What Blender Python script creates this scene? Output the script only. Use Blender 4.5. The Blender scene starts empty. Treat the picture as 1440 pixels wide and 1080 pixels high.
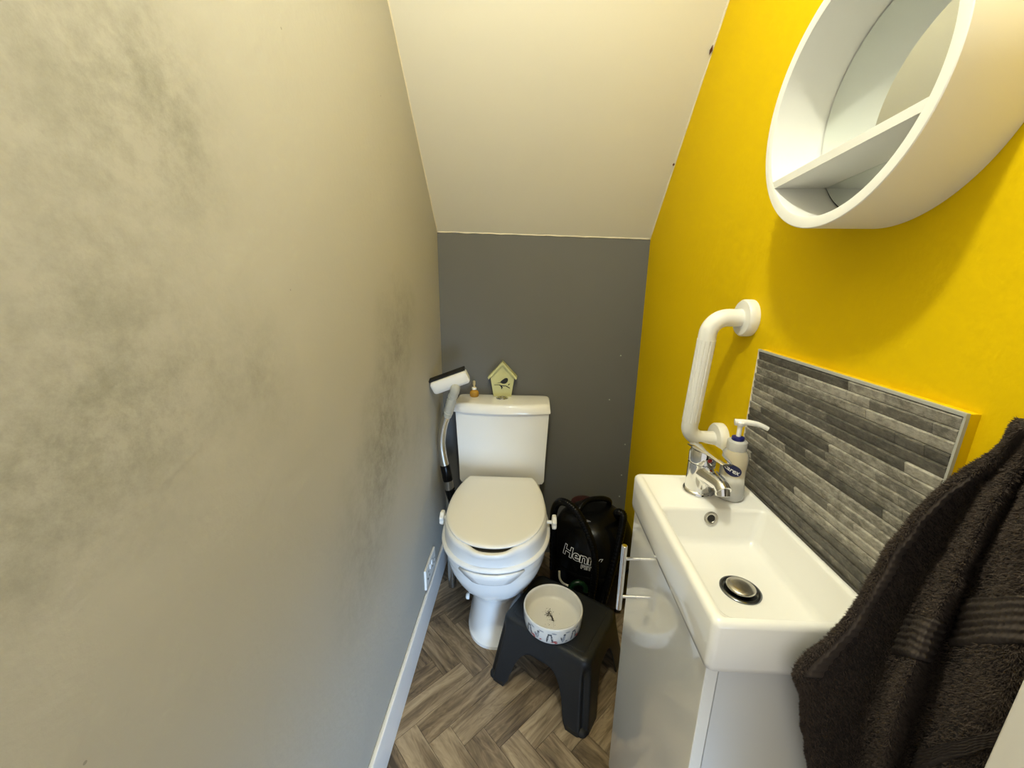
import bpy, bmesh, math, random
from mathutils import Vector, Matrix
from mathutils.noise import noise as mnoise
random.seed(7)
R = math.radians
PI = math.pi

# ---------------------------------------------------------------- camera
F, YAW, PIT, ROL, CAMZ = 558.4, R(2.268), R(15.035), R(0.65), 1.3
cy, sy, cp, sp = math.cos(YAW), math.sin(YAW), math.cos(PIT), math.sin(PIT)
fwd = Vector((-sy*cp, cy*cp, -sp))
r0 = Vector((cy, sy, 0)); u0 = r0.cross(fwd)
rgt = math.cos(ROL)*r0 + math.sin(ROL)*u0
upv = -math.sin(ROL)*r0 + math.cos(ROL)*u0
scn = bpy.context.scene
col = scn.collection
cam = bpy.data.objects.new('camera', bpy.data.cameras.new('camera'))
col.objects.link(cam); scn.camera = cam
cam.data.sensor_width = 36.0; cam.data.lens = F/1440*36.0; cam.data.clip_start = 0.01
m3 = Matrix((rgt, upv, -fwd)).transposed()
cam.matrix_world = Matrix.Translation((0, 0, CAMZ)) @ m3.to_4x4()

# ---------------------------------------------------------------- light and exposure
world = bpy.data.worlds.new('world'); scn.world = world; world.use_nodes = True
bg = world.node_tree.nodes['Background']
bg.inputs[0].default_value = (1.0, 0.97, 0.92, 1); bg.inputs[1].default_value = 0.68   # soft light of the hall behind
hl = bpy.data.lights.new('hall_daylight', 'AREA'); hl.shape = 'RECTANGLE'; hl.size = .7; hl.size_y = .5   # cool daylight along the hall floor, from the open doorway
hl.energy = 3.3; hl.color = (.42, .66, 1.0); hl.spread = R(42)
ho = bpy.data.objects.new('hall_daylight', hl); col.objects.link(ho); ho.location = (.52, -1.3, .22)
ho.rotation_euler = (Vector((-.34, 0.95, .16))-Vector(ho.location)).to_track_quat('-Z', 'Y').to_euler()
LAMP = (-0.01, 0.29, 2.215); LAMP_STRENGTH = 620.0
scn.view_settings.view_transform = 'Standard'; scn.view_settings.look = 'None'
scn.view_settings.exposure = 0.15; scn.view_settings.gamma = 1.0; scn.view_settings.use_curve_mapping = False

# ---------------------------------------------------------------- helpers
def on(px, py, ax, val):
    """the point where the ray through a photo pixel meets the plane ax = val"""
    d = rgt*((px-720)/F) - upv*((py-540)/F) + fwd
    c = Vector((0, 0, CAMZ)); i = 'xyz'.index(ax)
    return c + d*((val-c[i])/d[i])

def srgb(r, g, b):
    f = lambda v: (v/255/12.92) if v/255 <= .04045 else ((v/255+.055)/1.055)**2.4
    return (f(r), f(g), f(b), 1)

def mat(name, c, rough=.5, metal=0.0, noise=0.0, nscale=8.0, bump=0.0, bscale=60.0, coat=0.0, trans=0.0, ior=1.45, emit=None, spec=None, bdist=.001):
    m = bpy.data.materials.new(name); m.use_nodes = True
    nt = m.node_tree; b = nt.nodes['Principled BSDF']
    b.inputs['Base Color'].default_value = c
    b.inputs['Roughness'].default_value = rough; b.inputs['Metallic'].default_value = metal
    b.inputs['Coat Weight'].default_value = coat; b.inputs['Transmission Weight'].default_value = trans
    b.inputs['IOR'].default_value = ior
    if spec is not None: b.inputs['Specular IOR Level'].default_value = spec
    if emit:
        b.inputs['Emission Color'].default_value = emit[0]; b.inputs['Emission Strength'].default_value = emit[1]
    tc = nt.nodes.new('ShaderNodeTexCoord')
    if noise:
        n = nt.nodes.new('ShaderNodeTexNoise'); n.inputs['Scale'].default_value = nscale; n.inputs['Detail'].default_value = 6
        nt.links.new(tc.outputs['Object'], n.inputs['Vector'])
        mx = nt.nodes.new('ShaderNodeMix'); mx.data_type = 'RGBA'
        mx.inputs[6].default_value = tuple(v*(1-noise) for v in c[:3])+(1,)
        mx.inputs[7].default_value = tuple(min(1, v*(1+noise)) for v in c[:3])+(1,)
        nt.links.new(n.outputs[0], mx.inputs[0]); nt.links.new(mx.outputs[2], b.inputs['Base Color'])
    if bump:
        n2 = nt.nodes.new('ShaderNodeTexNoise'); n2.inputs['Scale'].default_value = bscale; n2.inputs['Detail'].default_value = 5
        nt.links.new(tc.outputs['Object'], n2.inputs['Vector'])
        bp = nt.nodes.new('ShaderNodeBump'); bp.inputs['Strength'].default_value = bump; bp.inputs['Distance'].default_value = bdist
        nt.links.new(n2.outputs[0], bp.inputs['Height']); nt.links.new(bp.outputs[0], b.inputs['Normal'])
    return m

def mk(name, verts, faces, material, parent=None, smooth=False, auto=None):
    o3 = parent.location.copy() if parent is not None else Vector((0, 0, 0))
    if parent is not None and parent.parent is not None: o3 = o3 + parent.parent.location
    me = bpy.data.meshes.new(name)
    me.from_pydata([tuple(Vector(v)-o3) for v in verts], [], faces)
    bm = bmesh.new(); bm.from_mesh(me); bmesh.ops.recalc_face_normals(bm, faces=bm.faces); bm.to_mesh(me); bm.free()
    me.materials.append(material)
    if smooth:
        me.polygons.foreach_set('use_smooth', [True]*len(me.polygons))
        if auto: me.set_sharp_from_angle(angle=R(auto))
    o = bpy.data.objects.new(name, me); col.objects.link(o)
    if parent is not None: o.parent = parent
    me.update()
    return o

def bevel(o, w, seg=3):
    md = o.modifiers.new('bevel', 'BEVEL'); md.width = w; md.segments = seg; md.limit_method = 'ANGLE'; md.angle_limit = R(35)
    o.data.polygons.foreach_set('use_smooth', [True]*len(o.data.polygons))
    md.harden_normals = False
    w = o.modifiers.new('wn', 'WEIGHTED_NORMAL'); w.keep_sharp = True
    return o

def thing(name, label, cat, loc):
    o = bpy.data.objects.new(name, None); col.objects.link(o); o.location = loc
    o.empty_display_size = .05
    o['label'] = label; o['category'] = cat
    return o

def tag(o, label, cat, group=None):
    o['label'] = label; o['category'] = cat
    if group: o['group'] = group
    return o

def struct(o, label=None):
    o['kind'] = 'structure'
    if label: o['label'] = label
    return o

def boxg(x0, x1, y0, y1, z0, z1):
    v = [(x, y, z) for x in (x0, x1) for y in (y0, y1) for z in (z0, z1)]
    f = [(0,1,3,2), (4,6,7,5), (0,4,5,1), (2,3,7,6), (0,2,6,4), (1,5,7,3)]
    return v, f

def box(name, x0, x1, y0, y1, z0, z1, material, parent=None, bev=0, seg=3):
    o = mk(name, *boxg(x0, x1, y0, y1, z0, z1), material, parent)
    if bev: bevel(o, bev, seg)
    return o

def loftg(loops, cap0=True, cap1=True, closed=True):
    n = len(loops[0]); v = [p for l in loops for p in l]; f = []
    for i in range(len(loops)-1):
        for j in range(n if closed else n-1):
            a, b = i*n+j, i*n+(j+1) % n
            f.append((a, b, b+n, a+n))
    if cap0: f.append(tuple(range(n))[::-1])
    if cap1: f.append(tuple((len(loops)-1)*n+j for j in range(n)))
    return v, f

def lathe(prof, c=(0, 0, 0), axis=(0, 0, 1), seg=48, cap0=True, cap1=True):
    """profile of (radius, height) turned about an axis through c"""
    ax = Vector(axis).normalized(); t = Vector((1, 0, 0)) if abs(ax.x) < .9 else Vector((0, 1, 0))
    a = ax.cross(t).normalized(); b = ax.cross(a); c = Vector(c)
    loops = [[c+ax*h+(a*math.cos(2*PI*k/seg)+b*math.sin(2*PI*k/seg))*max(r, 1e-5) for k in range(seg)] for r, h in prof]
    return loftg(loops, cap0, cap1)

def cr(pts, n):
    """Catmull-Rom through points, n steps a span"""
    P = [Vector(p) for p in pts]; P = [P[0]*2-P[1]]+P+[P[-1]*2-P[-2]]; out = []
    for i in range(1, len(P)-2):
        for k in range(n):
            t = k/n; a, b, c, d = P[i-1], P[i], P[i+1], P[i+2]
            out.append(.5*((2*b)+(c-a)*t+(2*a-5*b+4*c-d)*t*t+(3*b-a-3*c+d)*t**3))
    out.append(P[-2]); return out

def tubeg(path, rad, seg=14, cap=True, flute=None):
    P = [Vector(p) for p in path]; loops = []; nrm = None
    for i, p in enumerate(P):
        t = (P[min(i+1, len(P)-1)]-P[max(i-1, 0)]).normalized()
        if nrm is None:
            h = Vector((0, 0, 1)) if abs(t.z) < .9 else Vector((1, 0, 0)); nrm = t.cross(h).normalized()
        else: nrm = (nrm-t*nrm.dot(t)).normalized()
        bn = t.cross(nrm); r = rad(i/(len(P)-1)) if callable(rad) else rad
        loops.append([p+(nrm*math.cos(2*PI*k/seg)+bn*math.sin(2*PI*k/seg))*(r*(flute(k, i) if flute else 1)) for k in range(seg)])
    return loftg(loops, cap, cap)

def join(*gs):
    V, Fc = [], []
    for v, f in gs:
        o = len(V); V += list(v); Fc += [tuple(i+o for i in q) for q in f]
    return V, Fc

def rrect(x0, x1, y0, y1, r, z, n=6):
    out = []
    for cx, cy_, a0 in ((x1-r, y1-r, 0), (x0+r, y1-r, 90), (x0+r, y0+r, 180), (x1-r, y0+r, 270)):
        for k in range(n+1):
            a = R(a0+90*k/n); out.append(Vector((cx+r*math.cos(a), cy_+r*math.sin(a), z)))
    return out

def prismg(poly, d):
    """planar polygon of 3D points pushed along d"""
    d = Vector(d); P = [Vector(p) for p in poly]
    return loftg([P, [p+d for p in P]])

def textmesh(s, size, outline=0.0, bold=0.0):
    cu = bpy.data.curves.new('t', 'FONT'); cu.body = s; cu.size = size; cu.align_x = 'CENTER'; cu.align_y = 'CENTER'
    cu.resolution_u = 3
    if outline: cu.fill_mode = 'NONE'; cu.bevel_depth = outline; cu.bevel_resolution = 0
    if bold: cu.offset = bold
    o = bpy.data.objects.new('t', cu); col.objects.link(o); bpy.context.view_layer.update()
    me = bpy.data.meshes.new_from_object(o.evaluated_get(bpy.context.evaluated_depsgraph_get()))
    bpy.data.objects.remove(o)
    v = [tuple(p.co) for p in me.vertices]; f = [tuple(p.vertices) for p in me.polygons]
    bpy.data.meshes.remove(me); return v, f

# ---------------------------------------------------------------- materials
def wall_material(name, base, patch_col, amt, bump=.25):
    m = bpy.data.materials.new(name); m.use_nodes = True; nt = m.node_tree; b = nt.nodes['Principled BSDF']; L = nt.links
    b.inputs['Roughness'].default_value = .75; b.inputs['Specular IOR Level'].default_value = .12
    g = nt.nodes.new('ShaderNodeNewGeometry'); N = nt.nodes.new
    def math_(op, a, bb=None, clamp=False):
        n = N('ShaderNodeMath'); n.operation = op; n.use_clamp = clamp
        for i, x in enumerate((a, bb)):
            if x is None: continue
            if isinstance(x, (int, float)): n.inputs[i].default_value = x
            else: L.new(x, n.inputs[i])
        return n.outputs[0]
    def noise(sc, det, rough=.55, vec=None, dist=0):
        n = N('ShaderNodeTexNoise'); n.inputs['Scale'].default_value = sc; n.inputs['Detail'].default_value = det
        n.inputs['Roughness'].default_value = rough; n.inputs['Distortion'].default_value = dist
        L.new(vec or g.outputs['Position'], n.inputs['Vector']); return n.outputs[0]
    big = noise(2.2, 3); mid = noise(16, 9, .78)
    c1 = N('ShaderNodeMix'); c1.data_type = 'RGBA'
    c1.inputs[6].default_value = base; c1.inputs[7].default_value = tuple(v*.90 for v in base[:3])+(1,)
    L.new(big, c1.inputs[0]); last = c1.outputs[2]
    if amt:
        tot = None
        for (pc, rad, k) in amt:          # scuffed and grubby patches, plus soft darker ones, on the plaster
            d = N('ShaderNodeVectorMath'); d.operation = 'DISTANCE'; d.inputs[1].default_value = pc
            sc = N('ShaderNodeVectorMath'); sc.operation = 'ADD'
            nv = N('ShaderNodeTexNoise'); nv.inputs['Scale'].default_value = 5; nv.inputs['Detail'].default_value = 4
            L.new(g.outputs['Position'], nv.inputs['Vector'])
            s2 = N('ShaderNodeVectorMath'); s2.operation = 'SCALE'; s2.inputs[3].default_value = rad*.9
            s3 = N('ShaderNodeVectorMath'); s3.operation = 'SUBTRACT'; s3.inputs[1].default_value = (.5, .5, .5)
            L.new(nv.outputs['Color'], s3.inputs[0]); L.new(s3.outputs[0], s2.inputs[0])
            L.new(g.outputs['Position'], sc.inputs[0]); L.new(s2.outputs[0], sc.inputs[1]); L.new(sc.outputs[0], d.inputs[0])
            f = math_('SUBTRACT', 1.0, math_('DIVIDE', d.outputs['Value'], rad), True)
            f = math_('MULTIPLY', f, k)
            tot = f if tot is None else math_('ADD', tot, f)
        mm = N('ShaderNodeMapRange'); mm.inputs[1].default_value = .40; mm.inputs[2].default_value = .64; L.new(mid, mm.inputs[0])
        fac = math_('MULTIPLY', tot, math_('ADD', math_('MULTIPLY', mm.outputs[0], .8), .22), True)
        c2 = N('ShaderNodeMix'); c2.data_type = 'RGBA'; c2.inputs[7].default_value = patch_col
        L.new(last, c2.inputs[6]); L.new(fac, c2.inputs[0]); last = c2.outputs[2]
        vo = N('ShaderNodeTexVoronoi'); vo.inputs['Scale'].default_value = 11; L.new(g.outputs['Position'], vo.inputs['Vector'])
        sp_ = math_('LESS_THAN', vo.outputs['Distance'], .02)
        c3 = N('ShaderNodeMix'); c3.data_type = 'RGBA'; c3.inputs[7].default_value = tuple(v*.55 for v in patch_col[:3])+(1,)
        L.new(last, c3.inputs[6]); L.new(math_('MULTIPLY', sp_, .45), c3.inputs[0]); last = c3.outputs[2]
    L.new(last, b.inputs['Base Color'])
    bp = N('ShaderNodeBump'); bp.inputs['Strength'].default_value = bump; bp.inputs['Distance'].default_value = .002
    L.new(math_('ADD', noise(70, 4), math_('MULTIPLY', noise(14, 3), 1.5)), bp.inputs['Height']); L.new(bp.outputs[0], b.inputs['Normal'])
    return m

M = {}
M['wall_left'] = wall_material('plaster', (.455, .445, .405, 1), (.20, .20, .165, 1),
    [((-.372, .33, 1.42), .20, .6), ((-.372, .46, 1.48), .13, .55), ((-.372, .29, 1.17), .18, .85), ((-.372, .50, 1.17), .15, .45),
     ((-.372, 1.13, 1.12), .20, .75), ((-.372, .98, .88), .22, .95), ((-.372, .80, .70), .24, .6), ((-.372, 1.25, .75), .2, .3)], .35)  # this row: soft darker patches farther along the wall
M['ceiling'] = wall_material('cream_ceiling_paint', (.77, .75, .68, 1), None, None, .15)
M['grey'] = wall_material('grey_paint', (.150, .150, .145, 1), None, None, .12)
M['yellow'] = wall_material('yellow_paint', (.78, .53, .0, 1), None, None, .35)
M['cream_gloss'] = mat('cream_gloss_paint', (.72, .68, .60, 1), .35, bump=.1, bscale=30)
M['bead'] = mat('cream_filler', (.80, .74, .60, 1), .6)
M['white_gloss'] = mat('white_gloss_paint', (.88, .89, .90, 1), .28, noise=.04, nscale=14)
M['ceramic'] = mat('white_ceramic', (.88, .87, .84, 1), .08, coat=.3)
M['seat'] = mat('white_plastic_seat', (.87, .86, .83, 1), .26)
M['white_plastic'] = mat('white_plastic', (.87, .86, .82, 1), .35)
M['grey_plastic'] = mat('grey_plastic', (.42, .42, .38, 1), .42)
M['black'] = mat('black_plastic', (.0035, .0035, .0035, 1), .25, spec=.18)
M['black_matt'] = mat('black_rubber', (.008, .008, .008, 1), .6)
M['stool'] = mat('anthracite_plastic', (.011, .0125, .0145, 1), .42, bump=.25, bscale=350, noise=.25, nscale=9)
M['chrome'] = mat('chrome', (.78, .78, .78, 1), .07, 1.0)
M['steel'] = mat('brushed_steel', (.48, .46, .42, 1), .27, 1.0)
M['dark_metal'] = mat('dark_chrome', (.16, .17, .19, 1), .16, 1.0)
M['mirror'] = mat('mirror', (.82, .86, .83, 1), .015, 1.0)
M['door'] = mat('gloss_grey_lacquer', (.86, .85, .80, 1), .10, coat=.8, noise=.05, nscale=3)
M['carcass'] = mat('satin_grey_board', (.68, .68, .66, 1), .45)
M['frame_white'] = mat('white_satin_lacquer', (.80, .79, .75, 1), .4, bump=.05, bscale=80)
M['gap'] = mat('dark_gap', (.02, .018, .015, 1), .8)
M['grout'] = mat('dark_grout', (.06, .055, .045, 1), .8)
M['joint'] = mat('joint_brown', (.05, .04, .03, 1), .8)
M['birdhouse'] = mat('pale_green_paint', (.56, .55, .27, 1), .6, noise=.12, nscale=20)
M['brown'] = mat('brown_wood', (.10, .03, .012, 1), .8)
M['towel'] = mat('brown_terry', (.020, .0145, .0115, 1), .95, noise=.3, nscale=60, bump=.6, bscale=260, bdist=.003)
M['pile'] = mat('brown_pile', (.058, .042, .033, 1), .95, noise=.55, nscale=120)
M['hem'] = mat('brown_woven_band', (.046, .034, .027, 1), .8, noise=.2, nscale=90)
M['print_dark'] = mat('grey_print', (.09, .095, .11, 1), .4)
M['print_light'] = mat('light_grey_print', (.33, .34, .36, 1), .4)
M['print_red'] = mat('red_print', (.42, .045, .04, 1), .4)
M['bowl'] = mat('stoneware_glaze', (.72, .70, .65, 1), .16, noise=.03)
M['crumb'] = mat('dark_food', (.025, .02, .016, 1), .9)
M['blue'] = mat('blue_plastic', (.008, .010, .13, 1), .3)
M['navy'] = mat('navy_label', (.008, .012, .075, 1), .35)
M['white_print'] = mat('white_print', (.8, .8, .82, 1), .5)
M['red_dot'] = mat('red_enamel', (.30, .012, .01, 1), .3)
M['green'] = mat('green_plastic', (.002, .022, .007, 1), .3)
M['clear'] = mat('clear_plastic_unused', (.97, .97, .96, 1), .06, trans=1.0, ior=1.22)
M['frosted'] = mat('clear_bottle_plastic', (.95, .95, .94, 1), .12, trans=.70, ior=1.15)
M['cap'] = mat('frosted_cap_plastic', (.80, .80, .79, 1), .35, trans=.4, ior=1.3)
M['soap'] = mat('pale_liquid_soap', (.86, .86, .86, 1), .25, trans=.35)
M['amber'] = mat('amber_liquid', (.75, .42, .06, 1), .12, trans=.45)
M['gold'] = mat('pale_gold', (.75, .62, .34, 1), .3, .6)
M['maroon'] = mat('maroon_plastic', (.03, .004, .004, 1), .35)
M['bulb'] = mat('warm_bulb', (1, .9, .7, 1), .4, emit=((1.0, 1.0, .82, 1), LAMP_STRENGTH))

def plank_material():
    m = bpy.data.materials.new('grey_oak_vinyl'); m.use_nodes = True; nt = m.node_tree; b = nt.nodes['Principled BSDF']; L = nt.links; N = nt.nodes.new
    tc = N('ShaderNodeTexCoord'); oi = N('ShaderNodeObjectInfo')
    sh = N('ShaderNodeVectorMath'); sh.operation = 'SCALE'; sh.inputs[0].default_value = (7.3, 3.1, 0)
    L.new(oi.outputs['Random'], sh.inputs[3])
    ad = N('ShaderNodeVectorMath'); L.new(tc.outputs['Object'], ad.inputs[0]); L.new(sh.outputs[0], ad.inputs[1])
    mp = N('ShaderNodeMapping'); mp.inputs['Scale'].default_value = (5, 46, 1); L.new(ad.outputs[0], mp.inputs[0])
    n1 = N('ShaderNodeTexNoise'); n1.inputs['Scale'].default_value = 1; n1.inputs['Detail'].default_value = 7; n1.inputs['Distortion'].default_value = .9
    L.new(mp.outputs[0], n1.inputs['Vector'])
    mp2 = N('ShaderNodeMapping'); mp2.inputs['Scale'].default_value = (4.5, 19, 1); L.new(ad.outputs[0], mp2.inputs[0])
    n2 = N('ShaderNodeTexNoise'); n2.inputs['Scale'].default_value = 1; n2.inputs['Detail'].default_value = 3; n2.inputs['Distortion'].default_value = 2.2
    L.new(mp2.outputs[0], n2.inputs['Vector'])
    wv = N('ShaderNodeMath'); wv.operation = 'SINE'
    ml = N('ShaderNodeMath'); ml.operation = 'MULTIPLY'; ml.inputs[1].default_value = 42; L.new(n2.outputs[0], ml.inputs[0]); L.new(ml.outputs[0], wv.inputs[0])
    w2 = N('ShaderNodeMath'); w2.operation = 'MULTIPLY_ADD'; w2.inputs[1].default_value = .038; L.new(wv.outputs[0], w2.inputs[0]); L.new(n1.outputs[0], w2.inputs[2])
    r1 = N('ShaderNodeMath'); r1.operation = 'MULTIPLY_ADD'; r1.inputs[1].default_value = .26; r1.inputs[2].default_value = -.12; L.new(oi.outputs['Random'], r1.inputs[0])
    a2 = N('ShaderNodeMath'); L.new(w2.outputs[0], a2.inputs[0]); L.new(r1.outputs[0], a2.inputs[1])
    cr_ = N('ShaderNodeValToRGB'); e = cr_.color_ramp.elements
    e[0].position = .25; e[0].color = (.068, .047, .028, 1); e[1].position = .77; e[1].color = (.45, .35, .23, 1)
    x = e.new(.46); x.color = (.205, .148, .090, 1)
    L.new(a2.outputs[0], cr_.inputs[0]); L.new(cr_.outputs[0], b.inputs['Base Color'])
    b.inputs['Roughness'].default_value = .42
    bp = N('ShaderNodeBump'); bp.inputs['Strength'].default_value = .15; bp.inputs['Distance'].default_value = .001
    L.new(n1.outputs[0], bp.inputs['Height']); L.new(bp.outputs[0], b.inputs['Normal'])
    return m
M['plank'] = plank_material()

def strip_material():
    m = bpy.data.materials.new('grey_stone_strip'); m.use_nodes = True; nt = m.node_tree; b = nt.nodes['Principled BSDF']; L = nt.links; N = nt.nodes.new
    oi = N('ShaderNodeObjectInfo'); g = N('ShaderNodeNewGeometry')
    mp = N('ShaderNodeMapping'); mp.inputs['Scale'].default_value = (60, 60, 110); L.new(g.outputs['Position'], mp.inputs[0])
    n = N('ShaderNodeTexNoise'); n.inputs['Scale'].default_value = 1; n.inputs['Detail'].default_value = 9; n.inputs['Roughness'].default_value = .78; n.inputs['Distortion'].default_value = .15
    L.new(mp.outputs[0], n.inputs['Vector'])
    a = N('ShaderNodeMath'); a.operation = 'MULTIPLY_ADD'; a.inputs[1].default_value = .40; L.new(oi.outputs['Random'], a.inputs[0]); L.new(n.outputs[0], a.inputs[2])
    c = N('ShaderNodeValToRGB'); e = c.color_ramp.elements
    e[0].position = .44; e[0].color = (.040, .036, .030, 1); e[1].position = .96; e[1].color = (.46, .43, .37, 1)
    x = e.new(.70); x.color = (.150, .137, .115, 1)
    L.new(a.outputs[0], c.inputs[0]); L.new(c.outputs[0], b.inputs['Base Color']); b.inputs['Roughness'].default_value = .5
    bp = N('ShaderNodeBump'); bp.inputs['Strength'].default_value = .5; bp.inputs['Distance'].default_value = .0015
    L.new(n.outputs[0], bp.inputs['Height']); L.new(bp.outputs[0], b.inputs['Normal'])
    return m
M['strip'] = strip_material()

# ================================================================ the room
XL, XR, YB, YN = -.3725, .471, 1.674, -.35
ZL, ZR, SL = 1.472, 1.451, 1.056          # back wall top left / right, slope of the ceiling
ZC = 2.36
yl = YB-(ZC-ZL)/SL; yr = YB-(ZC-ZR)/SL
struct(box('floor', XL-.06, XR+.06, YN, YB+.06, -.05, -.003, M['joint']))
floor = bpy.data.objects['floor']
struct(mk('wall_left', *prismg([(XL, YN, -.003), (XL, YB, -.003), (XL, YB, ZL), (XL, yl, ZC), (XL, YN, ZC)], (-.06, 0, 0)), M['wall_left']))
struct(mk('wall_right', *prismg([(XR, .10, -.003), (XR, YB, -.003), (XR, YB, ZR), (XR, yr, ZC), (XR, .10, ZC)], (.06, 0, 0)), M['yellow']))
wb = struct(mk('wall_back', *prismg([(XL-.06, YB, -.003), (XR+.06, YB, -.003), (XR+.06, YB, ZR), (XL-.06, YB, ZL)], (0, .06, 0)), M['grey']))
n_ = Vector((0, .72, .69))*.06
c1 = prismg([(XL, YB, ZL), (XR, YB, ZR), (XR, yr, ZC), (XL, yl, ZC)], n_)
c2 = prismg([(XL, yl, ZC), (XR, yr, ZC), (XR+.0, YN, ZC), (XL, YN, ZC)], (0, 0, .06))
ceil = struct(mk('ceiling', *join(c1, c2), M['ceiling']))
# wavy paint edge where the slope meets the walls
def bead(a, b, r, off, seed):
    a, b = Vector(a), Vector(b); n = 60; path = []
    for i in range(n+1):
        p = a.lerp(b, i/n)+Vector(off)
        p += Vector((mnoise(Vector((i*.35, seed, 0))), 0, mnoise(Vector((i*.3, seed+9, 0)))))*.0018
        path.append(p)
    mk('paint_edge', *tubeg(path, lambda t: r*(.8+.5*mnoise(Vector((t*25, seed, 3)))), 6), M['bead'], ceil, True)
bead((XL, YB, ZL), (XL, yl, ZC), .0026, (.001, 0, 0), 1)
bead((XR, YB, ZR), (XR, yr, ZC), .0036, (-.001, 0, 0), 5)
bead((XL, YB, ZL), (XR, YB, ZR), .0030, (0, -.001, 0), 8)
for px, py, s in ((1001.5, 66, .010), (949, 223, .0045)):
    p = on(px, py, 'x', XR-.004); zz = ZR+(YB-p.y)*SL-.0045; d = Vector((0, -1, SL)).normalized()
    q = Vector((XR-.006, p.y, zz)); w_ = Vector((.0035, 0, 0))
    mk('paint_chip', *prismg([q-d*s-w_*.3, q+w_, q+d*s*1.2, q-w_], (0, -.0015, -.0015)), M['brown'], ceil)
for i, p in enumerate(((879, 625), (874, 668), (871, 698), (857, 562), (873, 500))):
    c = on(p[0], p[1], 'y', YB-.0005)
    mk('screw', *lathe([(.0032, 0), (.003, .0012), (.0012, .0016), (0, .0012)], c, (0, -1, 0), 12), M['grey_plastic'], wb, True)
# end of the room behind the camera: an open doorway with a head over it
struct(box('wall_near', XL, .60, YN-.06, YN, 2.06, ZC, M['cream_gloss']))
jamb = struct(box('door_1', .381, .545, .10, .25, -.003, 2.06, M['cream_gloss'], None, .002, 2), 'cream painted door post beside the towel')
struct(box('trim_1', XR+.06, .60, YN, .10, -.003, ZC, M['cream_gloss']))
struct(box('trim_2', XR, .60, YN, .10, 2.06, ZC, M['cream_gloss']))

# floor planks: herringbone, each clipped at the walls
PL, PW = .2885, .0721
A0 = Vector((-.3115, .876)); e1 = Vector((.70711, .70711)); e2 = Vector((.70711, -.70711))
X0, X1, Y0, Y1 = XL+.001, XR-.001, YN+.001, YB-.001
def clip(poly):
    for ax, val, sg in ((0, X0, 1), (0, X1, -1), (1, Y0, 1), (1, Y1, -1)):
        out = []
        for i in range(len(poly)):
            p, q = poly[i], poly[(i+1) % len(poly)]; dp, dq = sg*(p[ax]-val), sg*(q[ax]-val)
            if dp >= 0: out.append(p)
            if dp*dq < 0: out.append(p.lerp(q, dp/(dp-dq)))
        poly = out
        if len(poly) < 3: return []
    return poly
full = {}
cnt = 0
for k in range(-6, 8):
    for n in range(-16, 18):
        for kind in (0, 1):
            a, b = n*PW+k*PL, n*PW-k*PL
            if kind == 0: ra, rb = (a, a+PL), (b, b+PW)
            else: ra, rb = (a, a+PW), (b+PW, b+PW+PL)
            g = .00055
            ra = (ra[0]+g, ra[1]-g); rb = (rb[0]+g, rb[1]-g)
            q = [A0+e1*ra[i]+e2*rb[j] for i, j in ((0, 0), (0, 1), (1, 1), (1, 0))]
            c = clip(q)
            if not c: continue
            ar = abs(sum(c[i].x*c[(i+1) % len(c)].y-c[(i+1) % len(c)].x*c[i].y for i in range(len(c))))/2
            if ar < 2e-5: continue
            ang = PI/4 if kind == 0 else -PI/4
            mid = (q[0]+q[2])/2
            if kind in full and ar > .999*(PL-2*g)*(PW-2*g): me = full[kind]
            else:
                rot = Matrix.Rotation(-ang, 2); loc = [rot @ (p-mid) for p in c]
                v, f = prismg([(p.x, p.y, 0) for p in loc], (0, 0, -.003))
                me = bpy.data.meshes.new('plank'); me.from_pydata([tuple(x) for x in v], [], f)
                bm = bmesh.new(); bm.from_mesh(me); bmesh.ops.recalc_face_normals(bm, faces=bm.faces); bm.to_mesh(me); bm.free()
                me.materials.append(M['plank'])
                if ar > .999*(PL-2*g)*(PW-2*g): full[kind] = me
            o = bpy.data.objects.new('plank', me); col.objects.link(o)
            o.location = (mid.x, mid.y, 0); o.rotation_euler = (0, 0, ang); o.parent = floor; cnt += 1

# skirting board
bb = box('baseboard_left', XL+.0003, XL+.0125, YN+.002, YB-.002, .0005, .129, M['white_gloss'], None, .004, 3); struct(bb)

# ================================================================ toilet
TX = -.1005
toilet = thing('toilet', 'white ceramic close-coupled toilet against the grey wall', 'toilet', (TX, 1.40, 0))
def egg(w, yf, yb, yc, z, n=56, sq=2.6, bump=0.0, cx=TX):
    out = []
    for k in range(n):
        a = 2*PI*k/n; s, c = math.sin(a), math.cos(a)      # a=0 faces the camera
        if c >= 0: x, y = w*math.copysign(abs(s)**(2/2.15), s), yc-(yc-yf)*c**(2/2.15)
        else: x, y = w*math.copysign(abs(s)**(2/sq), s), yc+(yb-yc)*abs(c)**(2/sq)
        if bump: y -= bump*math.exp(-(x/.066)**6)*max(c, 0)
        out.append(Vector((cx+x, y, z)))
    return out
secs = [(.108, 1.132, 1.60, 1.27, .0), (.108, 1.132, 1.60, 1.27, .012), (.100, 1.144, 1.60, 1.28, .022), (.094, 1.160, 1.60, 1.29, .09), (.092, 1.168, 1.60, 1.30, .15),
        (.100, 1.156, 1.60, 1.30, .19), (.112, 1.138, 1.60, 1.29, .210), (.128, 1.116, 1.60, 1.28, .230), (.145, 1.098, 1.60, 1.28, .252), (.160, 1.083, 1.60, 1.28, .278), (.173, 1.072, 1.60, 1.28, .308), (.181, 1.066, 1.60, 1.28, .340),
        (.1815, 1.0655, 1.60, 1.28, .350), (.184, 1.062, 1.60, 1.28, .356), (.185, 1.060, 1.61, 1.28, .390), (.178, 1.068, 1.61, 1.28, .404)]
mk('pan', *loftg([egg(*s) for s in secs]), M['ceramic'], toilet, True, 40)
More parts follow.
